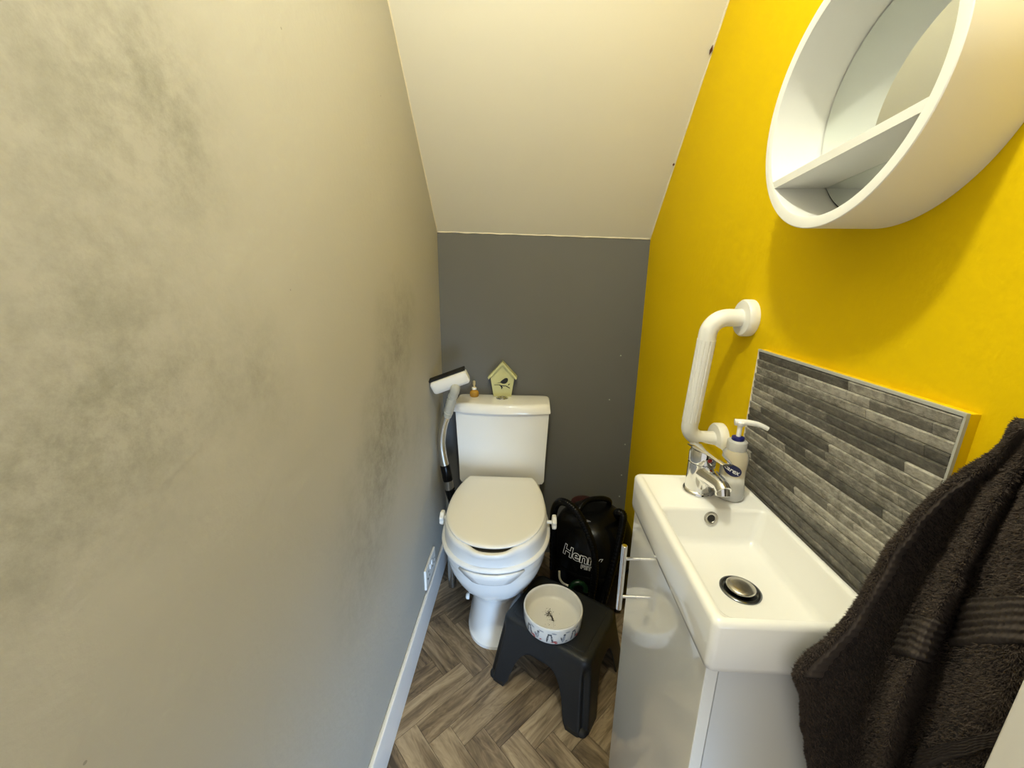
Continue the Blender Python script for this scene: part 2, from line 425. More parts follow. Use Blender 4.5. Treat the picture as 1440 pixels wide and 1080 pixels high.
box('cistern_shelf', TX-.165, TX+.165, 1.50, 1.662, .345, .437, M['ceramic'], toilet, .02, 4)
mk('bolt_cap', *lathe([(.011, 0), (.011, .008), (.007, .012), (0, .013)], on(660, 838, 'x', TX-.090), (-1, 0, 0), 16), M['white_plastic'], toilet, True)
def tank(w, yf, bul, yb, z, r=.018, n=10):
    L_ = rrect(TX-w, TX+w, yf, yb, r, z, 5); out = []
    # rebuild with a curved front
    pts = [p for p in L_ if p.y > yf+r+.001]
    left = TX-w; fr = []
    for k in range(25):
        t = -1+2*k/24; x = TX+(w-.003)*t; fr.append(Vector((x, yf-bul*(1-t*t), z)))
    return pts+fr
# order the points around the outline
def ordered(pts, cx, cy_):
    return sorted(pts, key=lambda p: math.atan2(p.y-cy_, p.x-cx))
ts = [(.176, 1.545, .010, 1.660, .440), (.184, 1.541, .012, 1.662, .455), (.186, 1.540, .013, 1.662, .55), (.195, 1.537, .016, 1.664, .762)]
mk('cistern', *loftg([ordered(tank(*s), TX, 1.60) for s in ts]), M['ceramic'], toilet, True, 45)
tl = [(.192, 1.535, .017, 1.664, .7635), (.200, 1.530, .021, 1.667, .766), (.201, 1.530, .021, 1.667, .772), (.197, 1.536, .021, 1.667, .797), (.191, 1.543, .021, 1.664, .8025), (.186, 1.549, .021, 1.66, .804)]
mk('cistern_lid', *loftg([ordered(tank(*s), TX, 1.60) for s in tl]), M['ceramic'], toilet, True, 50)
fb = mk('flush_button', *lathe([(.026, -.002), (.026, .002), (.023, .004), (.020, .003), (.019, .003)], (TX-.004, 1.609, .8042), (0, 0, 1), 40), M['chrome'], toilet, True, 40)
mk('button_half', *lathe([(.018, 0), (.0175, .0025), (.010, .003), (.0095, .0012), (0, .0012)], (TX-.004, 1.609, .8065), (0, 0, 1), 32), M['steel'], fb, True, 40)

# ---------------------------------------------------------------- raised seat clamped on the pan
seat = thing('raised_toilet_seat', 'white plastic raised seat with closed lid clamped on the toilet', 'toilet seat', (TX, 1.26, .40))
def ring(w, yf, z, bump=0, cut=1.492, yc=1.268):
    return [Vector((p.x, min(p.y, cut), p.z)) for p in egg(w, yf, 1.60, yc, z, 96, 2.0, bump)]
body = [ring(.165, 1.080, .4052), ring(.188, 1.045, .4056), ring(.1930, 1.035, .408), ring(.1950, 1.031, .413), ring(.1945, 1.031, .418), ring(.190, 1.036, .4225), ring(.184, 1.042, .425),
        ring(.1825, 1.040, .45), ring(.1815, 1.031, .472, .010), ring(.179, 1.028, .485, .016), ring(.174, 1.033, .4925, .019), ring(.169, 1.040, .4940, .020), ring(.163, 1.052, .489, .020), ring(.150, 1.062, .478, .018), ring(.135, 1.075, .43), ring(.125, 1.09, .412)]
mk('body', *loftg(body, True, True), M['seat'], seat, True, 60)
lidl = [ring(.160, 1.060, .4895, 0, 1.482), ring(.170, 1.044, .4915, 0, 1.486), ring(.1750, 1.0405, .495, 0, 1.488), ring(.1750, 1.040, .499, 0, 1.488), ring(.1730, 1.043, .5015, 0, 1.486), ring(.164, 1.052, .5035, 0, 1.480), ring(.120, 1.10, .5050, 0, 1.44), ring(.05, 1.18, .5055, 0, 1.32)]
# the lid is cut straight across at its hinge
def hinge_cut(l):
    return l
mk('lid', *loftg([hinge_cut(l) for l in lidl]), M['seat'], seat, True, 50)
mk('lid_gap', *loftg([ring(.166, 1.038, .486, .010), ring(.164, 1.042, .4875, .010)]), M['gap'], seat)
# stepped apron under the front of the body
ap = []
for w, z0 in ((.105, .405), (.085, .383), (.06, .362), (.045, .357)):
    ap.append([(t*w, z0) for t in (-1, -.6, -.2, .2, .6, 1)])
v = []; f = []
for i, row in enumerate(ap):
    for x, z in row:
        yy = (1.040, 1.049, 1.056, 1.060)[i]+ (x/.19)**2*.115
        v.append((TX+x, yy-.011, z))
for i in range(3):
    for j in range(5): f.append((i*6+j, i*6+j+1, i*6+j+7, i*6+j+6))
o = mk('apron', v, f, M['seat'], seat, True); md = o.modifiers.new('s', 'SOLIDIFY'); md.thickness = .008; md.offset = 0
for sx, c in ((1, Vector((TX+.186, 1.262, .447))), (-1, Vector((TX-.186, 1.268, .447)))):
    shaft = .014 if sx > 0 else .004
    mk('clamp_shaft', *lathe([(.0065, -.01), (.0065, shaft+.004)], c, (sx, 0, 0), 16), M['white_plastic'], seat, True, 40)
    nl = []
    for r, h in ((.016, 0), (.023, .002), (.0245, .006), (.0245, .013), (.022, .016), (.012, .017)):
        nl.append([c+Vector((sx*(shaft+h), (r*(1+.09*math.cos(7*a)))*math.cos(a), (r*(1+.09*math.cos(7*a)))*math.sin(a))) for a in [2*PI*k/56 for k in range(56)]])
    mk('clamp_knob', *loftg(nl), M['white_plastic'], seat, True, 40)

# ---------------------------------------------------------------- things on the cistern
bh = thing('birdhouse_ornament', 'pale green birdhouse ornament with a bird cut-out on the cistern lid', 'ornament', (-.105, 1.644, .8046))
bz = .8046; bx = -.1055; yf = 1.632
prof = [(-.038, 0), (.038, 0), (.0505, .082), (0, .140), (-.0505, .082)]
mk('box', *prismg([(bx+x, yf, bz+z) for x, z in prof], (0, .024, 0)), M['birdhouse'], bh)
for s in (-1, 1):
    mk('roof_slab', *prismg([(bx, yf-.009, bz+.1405), (bx, yf-.009, bz+.153), (bx+s*.0625, yf-.009, bz+.085), (bx+s*.0575, yf-.009, bz+.0765)], (0, .039, 0)), M['birdhouse'], bh)
def flat(pts, nm): mk(nm, *prismg([(bx+x*1.14/1000, yf-.0008, bz+(z-55)*1.14/1000+.055) for x, z in pts], (0, .0010, 0)), M['black_matt'], bh)
birdp = [(-23, 58), (-14, 60.5), (-9, 62), (-4, 68), (3, 74), (10, 78.5), (15, 79.5), (19, 78), (21, 74), (20.5, 69), (18, 63), (13, 58.5), (6, 56.5), (0, 57), (-4, 59.5), (-8, 60.5), (-14, 59)]
flat(birdp, 'bird_cutout')
flat([(-31, 51), (-14, 51.5), (-8, 48), (-5, 43), (-4, 36), (-1.5, 36), (-1.5, 42), (1.5, 37.5), (1, 44), (-2, 47.5), (4, 47), (13, 47), (20, 43), (25, 40), (29, 38), (28, 41.5), (22, 45.5), (15, 49.5), (6, 50), (-4, 50.5), (-10, 53), (-16, 53.5), (-31, 52.5)], 'branch_cutout')
flat([(20, 50.5), (24, 52), (29, 57.5), (24, 57), (21.5, 54)], 'leaf_cutout')

gb = thing('scent_bottle', 'tiny amber glass bottle with pale gold spray top on the cistern lid', 'bottle', (-.226, 1.628, .8046))
c = (-.226, 1.628, .8046)
mk('glass', *lathe([(.017, 0), (.0195, .003), (.0195, .018), (.016, .024), (.009, .028), (.009, .033)], c, seg=32), M['amber'], gb, True, 50)
mk('collar', *lathe([(.010, .031), (.010, .038), (.007, .040)], c, seg=24), M['white_plastic'], gb, True, 40)
mk('spray_top', *lathe([(.0045, .040), (.0045, .050), (.006, .052), (.006, .066), (.003, .069), (0, .069)], c, seg=20), M['gold'], gb, True, 40)

# ---------------------------------------------------------------- vacuum floor tool on its tube in the corner
wd = thing('vacuum_wand', 'steel vacuum tube with pale grey floor head standing in the corner', 'vacuum tube', (-.31, 1.42, 0))
a_ = R(21); hc = Vector((-.2935, 1.452, .914)); ux = Vector((math.cos(a_), 0, math.sin(a_))); uz = Vector((-math.sin(a_)*.9, -.30, math.cos(a_)*.9)).normalized(); uy = uz.cross(ux).normalized()
def headloop(hx, hz, dy, r=.012):
    return [hc+ux*p.x+uz*p.y+uy*dy for p in rrect(-hx, hx, -hz, hz, r, 0, 5)]
mk('floor_head', *loftg([headloop(.066, .018, -.019), headloop(.0735, .025, -.014), headloop(.0745, .027, 0), headloop(.0735, .026, .014), headloop(.071, .024, .018)]), M['white_plastic'], wd, True, 45)
bl = [[hc+ux*x+uz*(.0265+dz)+uy*dy for x, dy in ((-.073, -.006), (.073, -.006), (.073, .018), (-.073, .018))] for dz in (0, .007)]
mk('bristle_strip', *loftg(bl), M['black_matt'], wd)
q0 = hc-uz*.020-uy*.0+ux*.012; q1 = on(636, 560, 'y', 1.445); q2 = on(631, 578, 'y', 1.455)
def nk(t):
    r = .0185 if t < .35 else .0175
    return r+(.0016 if (.42 < t < .8 and int(t*40) % 2) else 0)
mk('neck', *tubeg(cr([q0, on(640, 548, 'y', 1.44), q1, q2, on(628.5, 585, 'y', 1.46)], 12), nk, 20), M['grey_plastic'], wd, True, 40)
tp = [on(629, 580, 'y', 1.46), on(623, 600, 'y', 1.462), on(620.5, 622, 'y', 1.463), on(623, 643, 'y', 1.462), on(627.5, 662, 'y', 1.46), on(632, 684, 'y', 1.455)]
low = tp[-1]+(tp[-1]-tp[-2])*1.0
mk('steel_tube', *tubeg(cr(tp+[Vector((-.308, 1.445, .30)), Vector((-.306, 1.43, .002))], 12), .0172, 20), M['steel'], wd, True, 40)
dn = (tp[5]-tp[4]).normalized(); ca = tp[4]
mk('collar', *lathe([(.0195, -.034), (.0205, -.030), (.0205, .030), (.0195, .034)], ca.lerp(tp[5], .12), dn, 24), M['black'], wd, True, 40)
mk('lower_collar', *lathe([(.0205, 0), (.0205, .09)], tp[5]+dn*.012, dn, 24), M['black'], wd, True, 40)

# ---------------------------------------------------------------- cylinder vacuum cleaner
VX, VY = .282, 1.432
vac = thing('vacuum_cleaner', 'black tub vacuum cleaner with coiled hose between toilet and yellow wall', 'vacuum cleaner', (VX, VY, 0))
vc = (VX, VY, 0)
mk('tub', *lathe([(.150, .045), (.162, .050), (.168, .07), (.170, .19), (.174, .194), (.175, .206), (.172, .212)], vc, seg=64), M['black'], vac, True, 40)
dome = [(.170, .212), (.1695, .235), (.165, .275), (.155, .315), (.138, .35), (.112, .378), (.080, .394), (.04, .401), (0, .402)]
mk('dome', *lathe(dome, vc, seg=64), M['black'], vac, True, 60)
def dome_r(z):
    for (r0_, z0), (r1_, z1) in zip(dome, dome[1:]):
        if z0 <= z <= z1: return r0_+(r1_-r0_)*(z-z0)/(z1-z0)
    return .17
for s in (-1, 1):
    for t in (-1, 1):
        p = Vector((VX+s*.10, VY+t*.10, .0225))
        mk('caster', *join(lathe([(.021, -.010), (.0222, -.007), (.0222, .007), (.021, .010)], p, (1, 0, 0), 24), boxg(p.x-.008, p.x+.008, p.y-.008, p.y+.008, .0225, .05)), M['black_matt'], vac, True, 40)
hd = cr([(VX-.07, VY-.04, .386), (VX-.065, VY-.03, .415), (VX-.03, VY-.0, .436), (VX+.03, VY+.02, .436), (VX+.065, VY+.04, .415), (VX+.07, VY+.05, .386)], 8)
mk('handle', *tubeg(hd, .011, 14), M['black'], vac, True)
mk('cord_winder', *lathe([(.055, .395), (.055, .408), (.048, .412), (0, .412)], (VX-.03, VY+.075, -.025), seg=40), M['maroon'], vac, True, 40)
def wrap(v, f, az, zc, tilt, nm, dz=.0007):
    out = []
    ct, st = math.cos(tilt), math.sin(tilt)
    for x, y, w in v:
        x2, y2 = x*ct-y*st, x*st+y*ct
        z = zc+y2*.86; r = dome_r(z)+dz+abs(w)*.3
        th = az+x2/.165
        out.append((VX+r*math.sin(th), VY-r*math.cos(th), z))
    return mk(nm, out, f, M['white_print'], vac)
v, f = textmesh('Henry', .062, .0012, .0020); wrap(v, f, R(-24), .284, R(-3), 'lettering')
v, f = textmesh('PET', .025, .0007, .0008); wrap(v, f, R(-16), .250, R(-3), 'small_lettering')
for k, (px, py, w) in enumerate(((823, 714.5, 12), (824, 721.5, 6), (826, 725, 6), (828, 728.5, 5))):
    p = on(px, py, 'y', VY-.075); r_ = math.hypot(p.x-VX, p.y-VY); zt = .402
    for (r1, z1), (r2, z2) in zip(dome, dome[1:]):
        if r2 <= r_ <= r1: zt = z1+(z2-z1)*(r1-r_)/(r1-r2)
    d = Vector((.0115, .0, 0)) if k == 0 else Vector((.007, -.004, -.001))
    n2 = Vector((0, -.0022, .0012)); p.z = zt+.0012
    mk('switch_mark', *prismg([p-d-n2, p+d-n2, p+d+n2, p-d+n2], (0, 0, .0012)), M['white_print'], vac)
hose1 = cr([(.118, 1.345, .18), (.114, 1.345, .33), (.112, 1.34, .44), on(788, 705.5, 'y', 1.31), on(806, 714, 'y', 1.275), on(822, 738, 'y', 1.25), on(834, 770, 'y', 1.235), on(837, 800, 'y', 1.228), on(833, 832, 'y', 1.228), on(826, 868, 'y', 1.235)], 26)
def rib(i, n, r): return r*(1+.10*math.sin(i*1.9))
n1 = len(hose1)
mk('hose', *tubeg(hose1, lambda t: .0135*(1+.09*math.sin(t*(n1-1)*2.1)), 12), M['black'], vac, True)
hose2 = cr([on(838, 880, 'y', 1.24), on(853, 828, 'y', 1.255), on(865, 785, 'y', 1.275), on(874, 745, 'y', 1.295), on(876, 724, 'y', 1.31), on(868, 722, 'y', 1.33), (.392, 1.40, .36), (.40, 1.50, .30), (.37, 1.60, .22)], 24)
n2h = len(hose2)
for p in hose2: p.x = min(p.x, XR-.018); p.y = min(p.y, YB-.02)
mk('hose', *tubeg(hose2, lambda t: .0145*(1+.09*math.sin(t*(n2h-1)*2.1)), 12), M['black'], vac, True)
gp = [on(786.5, 803, 'y', 1.262), on(787, 813, 'y', 1.256), on(791.5, 820, 'y', 1.25), on(799, 823.5, 'y', 1.246)]
mk('grey_clip', *tubeg(cr(gp, 8), .0042, 10), M['grey_plastic'], vac, True)
gc = on(813, 829, 'y', 1.262)
tor = [gc+Vector((.028*math.cos(a), .012*math.sin(a)*.3, .028*math.sin(a))) for a in [PI*k/24 for k in range(-2, 27)]]
mk('green_hose_port', *tubeg(tor, .010, 12), M['green'], vac, True)

# ================================================================ step stool
ST_A = Vector((-.066, 1.066)); ST_B = Vector((.195, .905))
sd = (ST_B-ST_A).normalized(); sn = Vector((-sd.y, sd.x)); W_, D_, HT = (ST_B-ST_A).length, .243, .222
sc2 = ST_A+sd*W_/2+sn*D_/2
stool = thing('step_stool', 'dark grey plastic step stool standing on the wood floor', 'stool', (sc2.x, sc2.y, 0))
def sw(x, y, z): p = sc2+sd*x+sn*y; return Vector((p.x, p.y, z))
def outline(grow, r, n=14, nside=26, gy=None):
    pts = []; hw, hd_ = W_/2+grow, D_/2+(grow if gy is None else gy)
    corners = ((hw-r, hd_-r, 0), (-hw+r, hd_-r, 90), (-hw+r, -hd_+r, 180), (hw-r, -hd_+r, 270))
    for ci, (cx, cy_, a0) in enumerate(corners):
        for k in range(n+1):
            a = R(a0+90*k/n); pts.append((cx+r*math.cos(a), cy_+r*math.sin(a), 'c', ci, k/n))
        nx = corners[(ci+1) % 4]; a = R(a0+90)
        p0 = Vector((cx+r*math.cos(a), cy_+r*math.sin(a))); p1 = Vector((nx[0]+r*math.cos(a), nx[1]+r*math.sin(a)))
        for k in range(1, nside):
            p = p0.lerp(p1, k/nside); pts.append((p.x, p.y, 's', ci, k/nside))
    return pts
def zbot(kind, ci, t):
    if kind == 'c': return 0.0
    long_ = ci in (0, 2)
    leg = .15 if long_ else .20
    q = min(t, 1-t)
    if q < leg: return 0.0
    u = (q-leg)/(.5-leg)
    return .150*(1-(1-min(1, u*1.25))**2.6)**.55 if u > 0 else 0
GX, GY = .024, .050
levels = [0, .04, .1, .2, .35, .5, .65, .8, .92, 1.0]
loops = []
loops.append([sw(x, y, HT) for x, y, *_ in outline(-.020, .018)])
loops.append([sw(x, y, HT-.001) for x, y, *_ in outline(-.008, .024)])
loops.append([sw(x, y, HT-.005) for x, y, *_ in outline(-.002, .028)])
for t in levels:
    base = outline(.001+GX*t, .030, gy=.001+GY*t); L_ = []
    for (x, y, kind, ci, s) in base:
        z0 = HT-.012; zb_ = zbot(kind, ci, s); z = z0+(zb_-z0)*t
        tt = (z0-z)/z0; 
        # splay belongs to height, so that an arch edge stays on the leg's face
        bx_, by_, *_r = (x, y)
        k2 = (W_/2+.001+GX*tt)/(W_/2+.001+GX*t); k3 = (D_/2+.001+GY*tt)/(D_/2+.001+GY*t)
        x2, y2 = x*k2, y*k3
        if kind == 'c':
            dent = .013*math.exp(-((s-.5)/.22)**2)*min(1, max(0, (tt-.05)/.12))
            l = math.hypot(x2, y2); x2 -= x2/l*dent; y2 -= y2/l*dent
        L_.append(sw(x2, y2, z))
    loops.append(L_)
o = mk('body', *loftg(loops, True, False), M['stool'], stool, True, 50)
md = o.modifiers.new('s', 'SOLIDIFY'); md.thickness = .006; md.offset = -1
tp2 = [[sw(p.x, p.y, HT+dz) for p in rrect(-W_/2+i, W_/2-i, -D_/2+i, D_/2-i, .02, 0, 6)] for i, dz in ((.024, -.001), (.025, .0012), (.028, .0018))]
mk('tread', *loftg(tp2), M['stool'], stool, True, 40)
for sx in (-1, 1):
    for s_y in (-1, 1):
        p = sw(sx*(W_/2+.004), s_y*(D_/2+.030), 0)
        mk('foot_pad', *lathe([(.017, .0), (.0185, .003), (.0185, .010), (.012, .016), (0, .018)], p, seg=20), M['black_matt'], stool, True)

# ---------------------------------------------------------------- pet bowl and crumbs
BX, BY, BZ = .0985, 1.050, HT+.0019
pb = thing('pet_bowl', 'round white stoneware pet bowl with penguin print on the step stool', 'bowl', (BX, BY, BZ))
bc = (BX, BY, BZ)
mk('bowl', *lathe([(.078, 0), (.086, .002), (.0905, .008), (.0935, .030), (.0945, .058), (.094, .0615), (.0915, .063), (.089, .0615), (.0875, .056), (.0855, .022), (.082, .0165), (.074, .0145), (0, .014)], bc, seg=72), M['bowl'], pb, True, 60)
def wrapb(pts, nm, m_, az):
    v = []
    for s, z in pts:
        zz = BZ+z/1000; r = (.0905+(.0935-.0905)*(z-8)/22 if z < 30 else .0935+.001*(z-30)/28)+.0005
        th = az+s/1000/.093
        v.append((BX+r*math.sin(th), BY-r*math.cos(th), zz))
    mk(nm, v, [tuple(range(len(v)))], M[m_], pb)
def ell(cx, cy_, rx, ry, rot=0, n=14):
    c_, s_ = math.cos(R(rot)), math.sin(R(rot))
    return [(cx+rx*math.cos(a)*c_-ry*math.sin(a)*s_, cy_+rx*math.cos(a)*s_+ry*math.sin(a)*c_) for a in [2*PI*k/n for k in range(n)]]
for i, az in enumerate((-74, -48, -28, -4, 22, 44, 68)):
    a = R(az-5)
    if i % 2 == 1:
        for s_, sg in ((-7, 1), (7, -1)):
            wrapb(ell(s_, 27, 3.0, 15, sg*-9), 'print_body', 'print_dark', a)
            wrapb(ell(s_+sg*4, 43, 3.6, 3.4), 'print_head', 'print_dark', a)
        wrapb([(3, 13), (16, 14), (24, 19), (16, 20), (8, 17)], 'print_scarf', 'print_red', a)
        wrapb(ell(20, 12, 5, 2.6, 20), 'print_scarf', 'print_red', a)
    else:
        wrapb(ell(0, 27, 4.5, 14, -14), 'print_body', 'print_light', a)
        wrapb(ell(3, 42, 4, 3.6), 'print_head', 'print_dark', a)
        wrapb(ell(-6, 26, 2, 10, 16), 'print_wing', 'print_dark', a)
        wrapb(ell(10, 16, 4, 2, 25), 'print_mark', 'print_red' if i == 2 else 'print_dark', a)
    wrapb(ell(13, 49, 8, 2.4, -6), 'print_mark', 'print_light', a)
V, Fc = [], []
def speck(p, r):
    o_ = len(V); 
    for dx, dy, dz in ((1,0,0), (-1,0,0), (0,1,0), (0,-1,0), (0,0,1), (0,0,-.4)):
        V.append((p[0]+dx*r*random.uniform(.6, 1.3), p[1]+dy*r*random.uniform(.6, 1.3), p[2]+dz*r*.7))
    for a, b, c_ in ((0,2,4), (2,1,4), (1,3,4), (3,0,4), (2,0,5), (1,2,5), (3,1,5), (0,3,5)): Fc.append((o_+a, o_+b, o_+c_))
zf = BZ+.0155
for k in range(85):
    u = random.random(); q = on(770+random.gauss(0, 3.0)+u*3, 861+random.gauss(0, 2.6)+u*4, 'z', zf); speck(q, random.uniform(.0007, .0022))
for k in range(26):
    u = random.random(); q = on(775+u*4+random.gauss(0, .5), 866+u*9+random.gauss(0, .8), 'z', zf); speck(q, random.uniform(.0010, .0027))
for k in range(28):
    q = on(776+random.gauss(0, 6), 872+random.gauss(0, 7), 'z', zf); speck(q, random.uniform(.0005, .0012))
cro = mk('food_crumbs', V, Fc, M['crumb']); tag(cro, 'dark food crumbs lying in the bottom of the pet bowl', 'crumbs'); cro['kind'] = 'stuff'

# ================================================================ vanity unit
XD = .2455; CY0, CY1 = .424, .792; XS = .457
van = thing('vanity_cabinet', 'gloss grey vanity cabinet with one door and bar handle under the basin', 'cabinet', (.36, .61, 0))
box('carcass', XD+.0185, XR-.001, CY0, CY1, 0, .800, M['carcass'], van, .001, 2)
dr = box('door', XD, XD+.0170, CY0-.002, CY1+.001, .012, .806, M['door'], van, .0015, 3)
hy = .722; hx = .2105
hb = mk('handle', *join(lathe([(.0050, 0), (.0060, .001), (.0060, .160), (.0050, .161)], (hx, hy, .6015), seg=24),
    lathe([(.0036, 0), (.0036, XD-hx)], (hx, hy, .7305), (1, 0, 0), 16), lathe([(.0036, 0), (.0036, XD-hx)], (hx, hy, .6345), (1, 0, 0), 16)), M['chrome'], dr, True, 40)

# ---------------------------------------------------------------- basin
bx0, bx1, by0, by1, bz0, bz1 = .2385, XS-.0005, .409, .802, .8075, .890
bas = thing('wash_basin', 'small white rectangular ceramic basin on the grey vanity', 'basin', (.35, .60, bz0))
def rr(i, z, r=.010): return rrect(bx0+i, bx1-i*.25, by0+i, by1-i, r, z, 6)
bl_ = [rr(.012, bz0, .008), rr(.004, bz0+.001), rr(.001, bz0+.004), rr(.000, bz0+.012), rr(0, bz1-.010), rr(.0012, bz1-.005), rr(.004, bz1-.0015), rr(.0085, bz1-.0002)]
def inner(x0, x1, y0, y1, z, r): return rrect(x0, x1, y0, y1, r, z, 6)
ix0, ix1, iy0, iy1 = .2560, .4450, .4210, .6720
bl_ += [inner(.2515, .4500, .4170, .790, bz1-.0004, .008), inner(.2525, .4490, .4180, .789, bz1-.0012, .008), inner(.2545, .4470, .4195, .787, bz1-.0022, .008)]
bl_ += [inner(ix0-.001, ix1+.001, iy0-.001, iy1+.003, bz1-.0025, .012), inner(ix0, ix1, iy0, iy1, bz1-.004, .014), inner(ix0+.001, ix1-.0015, iy0+.001, iy1-.003, bz1-.009, .014), inner(ix0+.006, ix1-.012, iy0+.006, iy1-.010, bz1-.056, .018),
        inner(ix0+.010, ix1-.016, iy0+.010, iy1-.0145, bz1-.0650, .022), inner(ix0+.018, ix1-.024, iy0+.018, iy1-.024, bz1-.0685, .026), inner(ix0+.06, ix1-.06, iy0+.08, iy1-.08, bz1-.0710, .028)]
wc = Vector((.3490, .5455, bz1-.0712))
bl_.append([wc+Vector((.024*math.cos(a), .024*math.sin(a), -.0006)) for a in [math.atan2(p.y-(iy0+iy1)/2, p.x-(ix0+ix1)/2) for p in bl_[-1]]])
mk('bowl', *loftg(bl_, True, True), M['ceramic'], bas, True, 70)
ws = mk('waste', *lathe([(.0305, 0), (.0305, .0018), (.029, .003), (.0245, .0028), (.0225, .0005), (.0200, .0004)], wc, seg=48), M['dark_metal'], bas, True, 50)
mk('plug', *lathe([(.010, .001), (.0195, .0030), (.0215, .0055), (.0215, .0075), (.020, .009), (.011, .0106), (0, .0112)], wc, seg=48), M['steel'], ws, True, 50)
oc = on(1000, 729, 'y', iy1-.0055); od = Vector((0, -1, .12)).normalized()
mk('overflow_ring', *lathe([(.0068, .0002), (.0075, .0014), (.0100, .0022), (.0125, .0014), (.0130, -.001)], oc, od, 36, False, False), M['steel'], bas, True, 50)
mk('overflow_hole', *lathe([(.0074, .0005), (0, .0006)], oc, od, 24), M['gap'], bas)

# ---------------------------------------------------------------- tap
tap = thing('basin_tap', 'chrome single-lever mixer tap on the far end of the basin', 'tap', (.349, .735, bz1-.0015))
t0 = Vector((.349, .735, bz1-.0018))
mk('base_ring', *lathe([(.0285, 0), (.0295, .002), (.0285, .006), (.0258, .008)], t0, seg=40), M['chrome'], tap, True, 40)
mk('barrel', *lathe([(.0255, .005), (.0250, .030), (.0250, .060), (.0254, .064)], t0, seg=40), M['chrome'], tap, True, 40)
mk('cartridge_cap', *lathe([(.0250, .065), (.0256, .067), (.0254, .083), (.0225, .091), (.012, .095), (0, .096)], t0, seg=40), M['chrome'], tap, True, 40)
spd = Vector((.11, -1, 0)).normalized()
spath = cr([t0+Vector((0, 0, .046)), t0+spd*.026+Vector((0, 0, .047)), t0+spd*.050+Vector((0, 0, .049)), t0+spd*.068+Vector((0, 0, .049)), t0+spd*.080+Vector((0, 0, .043))], 10)
spo = mk('spout', *tubeg(spath, lambda t: .0205-.0070*min(1, t*1.35), 24), M['chrome'], tap, True, 60)
mk('aerator', *lathe([(.0118, -.003), (.0125, .002), (.0125, .014), (.0105, .0155), (0, .0155)], t0+spd*.073+Vector((0, 0, .048)), Vector((spd.x*.35, spd.y*.35, -.94)), 28), M['chrome'], spo, True, 40)
lv = []
for d, hw, z0, th in ((-.026, .010, .088, .006), (-.022, .0225, .092, .008), (0, .0265, .096, .009), (.024, .0230, .0975, .0075), (.046, .0160, .0970, .0058), (.068, .0125, .0955, .0050), (.078, .0095, .0945, .0045)):
    sdv = Vector((-spd.y, spd.x, 0)); c = t0+spd*d+Vector((0, 0, z0))
    lv.append([c+sdv*(hw*math.cos(a))*(1)+Vector((0, 0, th*.5*math.sin(a))) for a in [2*PI*k/20 for k in range(20)]])
mk('lever', *loftg(lv), M['chrome'], tap, True, 60)
mk('hot_cold_dot', *lathe([(.0045, 0), (.0042, .0012), (0, .0016)], t0+Vector((spd.x*.0252, spd.y*.0252, .077)), spd, 20), M['red_dot'], tap, True)

# ---------------------------------------------------------------- hand wash bottle
SBX, SBY = .4005, .716; sbc = Vector((SBX, SBY, bz1-.0017))
sb = thing('soap_bottle', 'clear plastic hand wash pump bottle with navy label beside the tap', 'soap bottle', tuple(sbc))
pf = [(.020, 0), (.0245, .0015), (.0262, .006), (.0262, .014), (.0240, .028), (.0226, .045), (.0228, .062), (.0240, .078), (.0236, .088), (.0205, .096), (.0160, .101)]
mk('bottle_body', *lathe(pf, sbc, seg=48, cap1=False), M['frosted'], sb, True, 60)
mk('liquid', *lathe([(.018, .002), (.0232, .003), (.0248, .007), (.0246, .014), (.0240, .018), (0, .0185)], sbc, seg=40), M['soap'], sb, True, 60)
mk('screw_cap', *lathe([(.0165, .100), (.0172, .102), (.0172, .117), (.0155, .119), (.010, .1195)], sbc, seg=40), M['cap'], sb, True, 40)
mk('blue_ring', *lathe([(.0105, .1192), (.0112, .121), (.0108, .1255), (.007, .127)], sbc, seg=32), M['blue'], sb, True, 40)
mk('pump_stem', *lathe([(.0042, .126), (.0042, .146), (.0075, .149), (.0085, .155), (.006, .158), (0, .159)], sbc, seg=24), M['white_plastic'], sb, True, 40)
nd = Vector((.97, -.25, 0))
mk('pump_nozzle', *tubeg(cr([sbc+Vector((0, 0, .154))-nd*.010, sbc+Vector((0, 0, .1555))+nd*.010, sbc+Vector((0, 0, .1535))+nd*.030, sbc+Vector((0, 0, .147))+nd*.046], 8), lambda t: .0062-.0022*t, 14), M['white_plastic'], sb, True, 40)
def sbr(h):
    for (r1, h1), (r2, h2) in zip(pf, pf[1:]):
        if h1 <= h <= h2: return r1+(r2-r1)*(h-h1)/(h2-h1)
    return .023
def wrap_sb(v, f, m_, nm, dz, par):
    out = []; az = R(-32); tl_ = R(-22)
    for x, y, *_ in v:
        x2, y2 = x*math.cos(tl_)-y*math.sin(tl_), x*math.sin(tl_)+y*math.cos(tl_)
        h = .066+y2; r = sbr(h)+dz; th = az+x2/.0235
        out.append(sbc+Vector((r*math.sin(th), -r*math.cos(th), h)))
    return mk(nm, out, f, M[m_], par)
# navy oval as rings of points
vo, fo = [(0, 0, 0)], []
for rg in range(1, 5):
    for k in range(32): vo.append((.0185*rg/4*math.cos(2*PI*k/32), .0115*rg/4*math.sin(2*PI*k/32), 0))
for k in range(32): fo.append((0, 1+k, 1+(k+1) % 32))
for rg in range(3):
    for k in range(32): a = 1+rg*32; fo.append((a+k, a+(k+1) % 32, a+32+(k+1) % 32, a+32+k))
lb = wrap_sb(vo, fo, 'navy', 'label', .0006, sb)
v, f = textmesh('carex', .0125, 0, .0003); wrap_sb(v, f, 'white_print', 'label_lettering', .0012, lb)

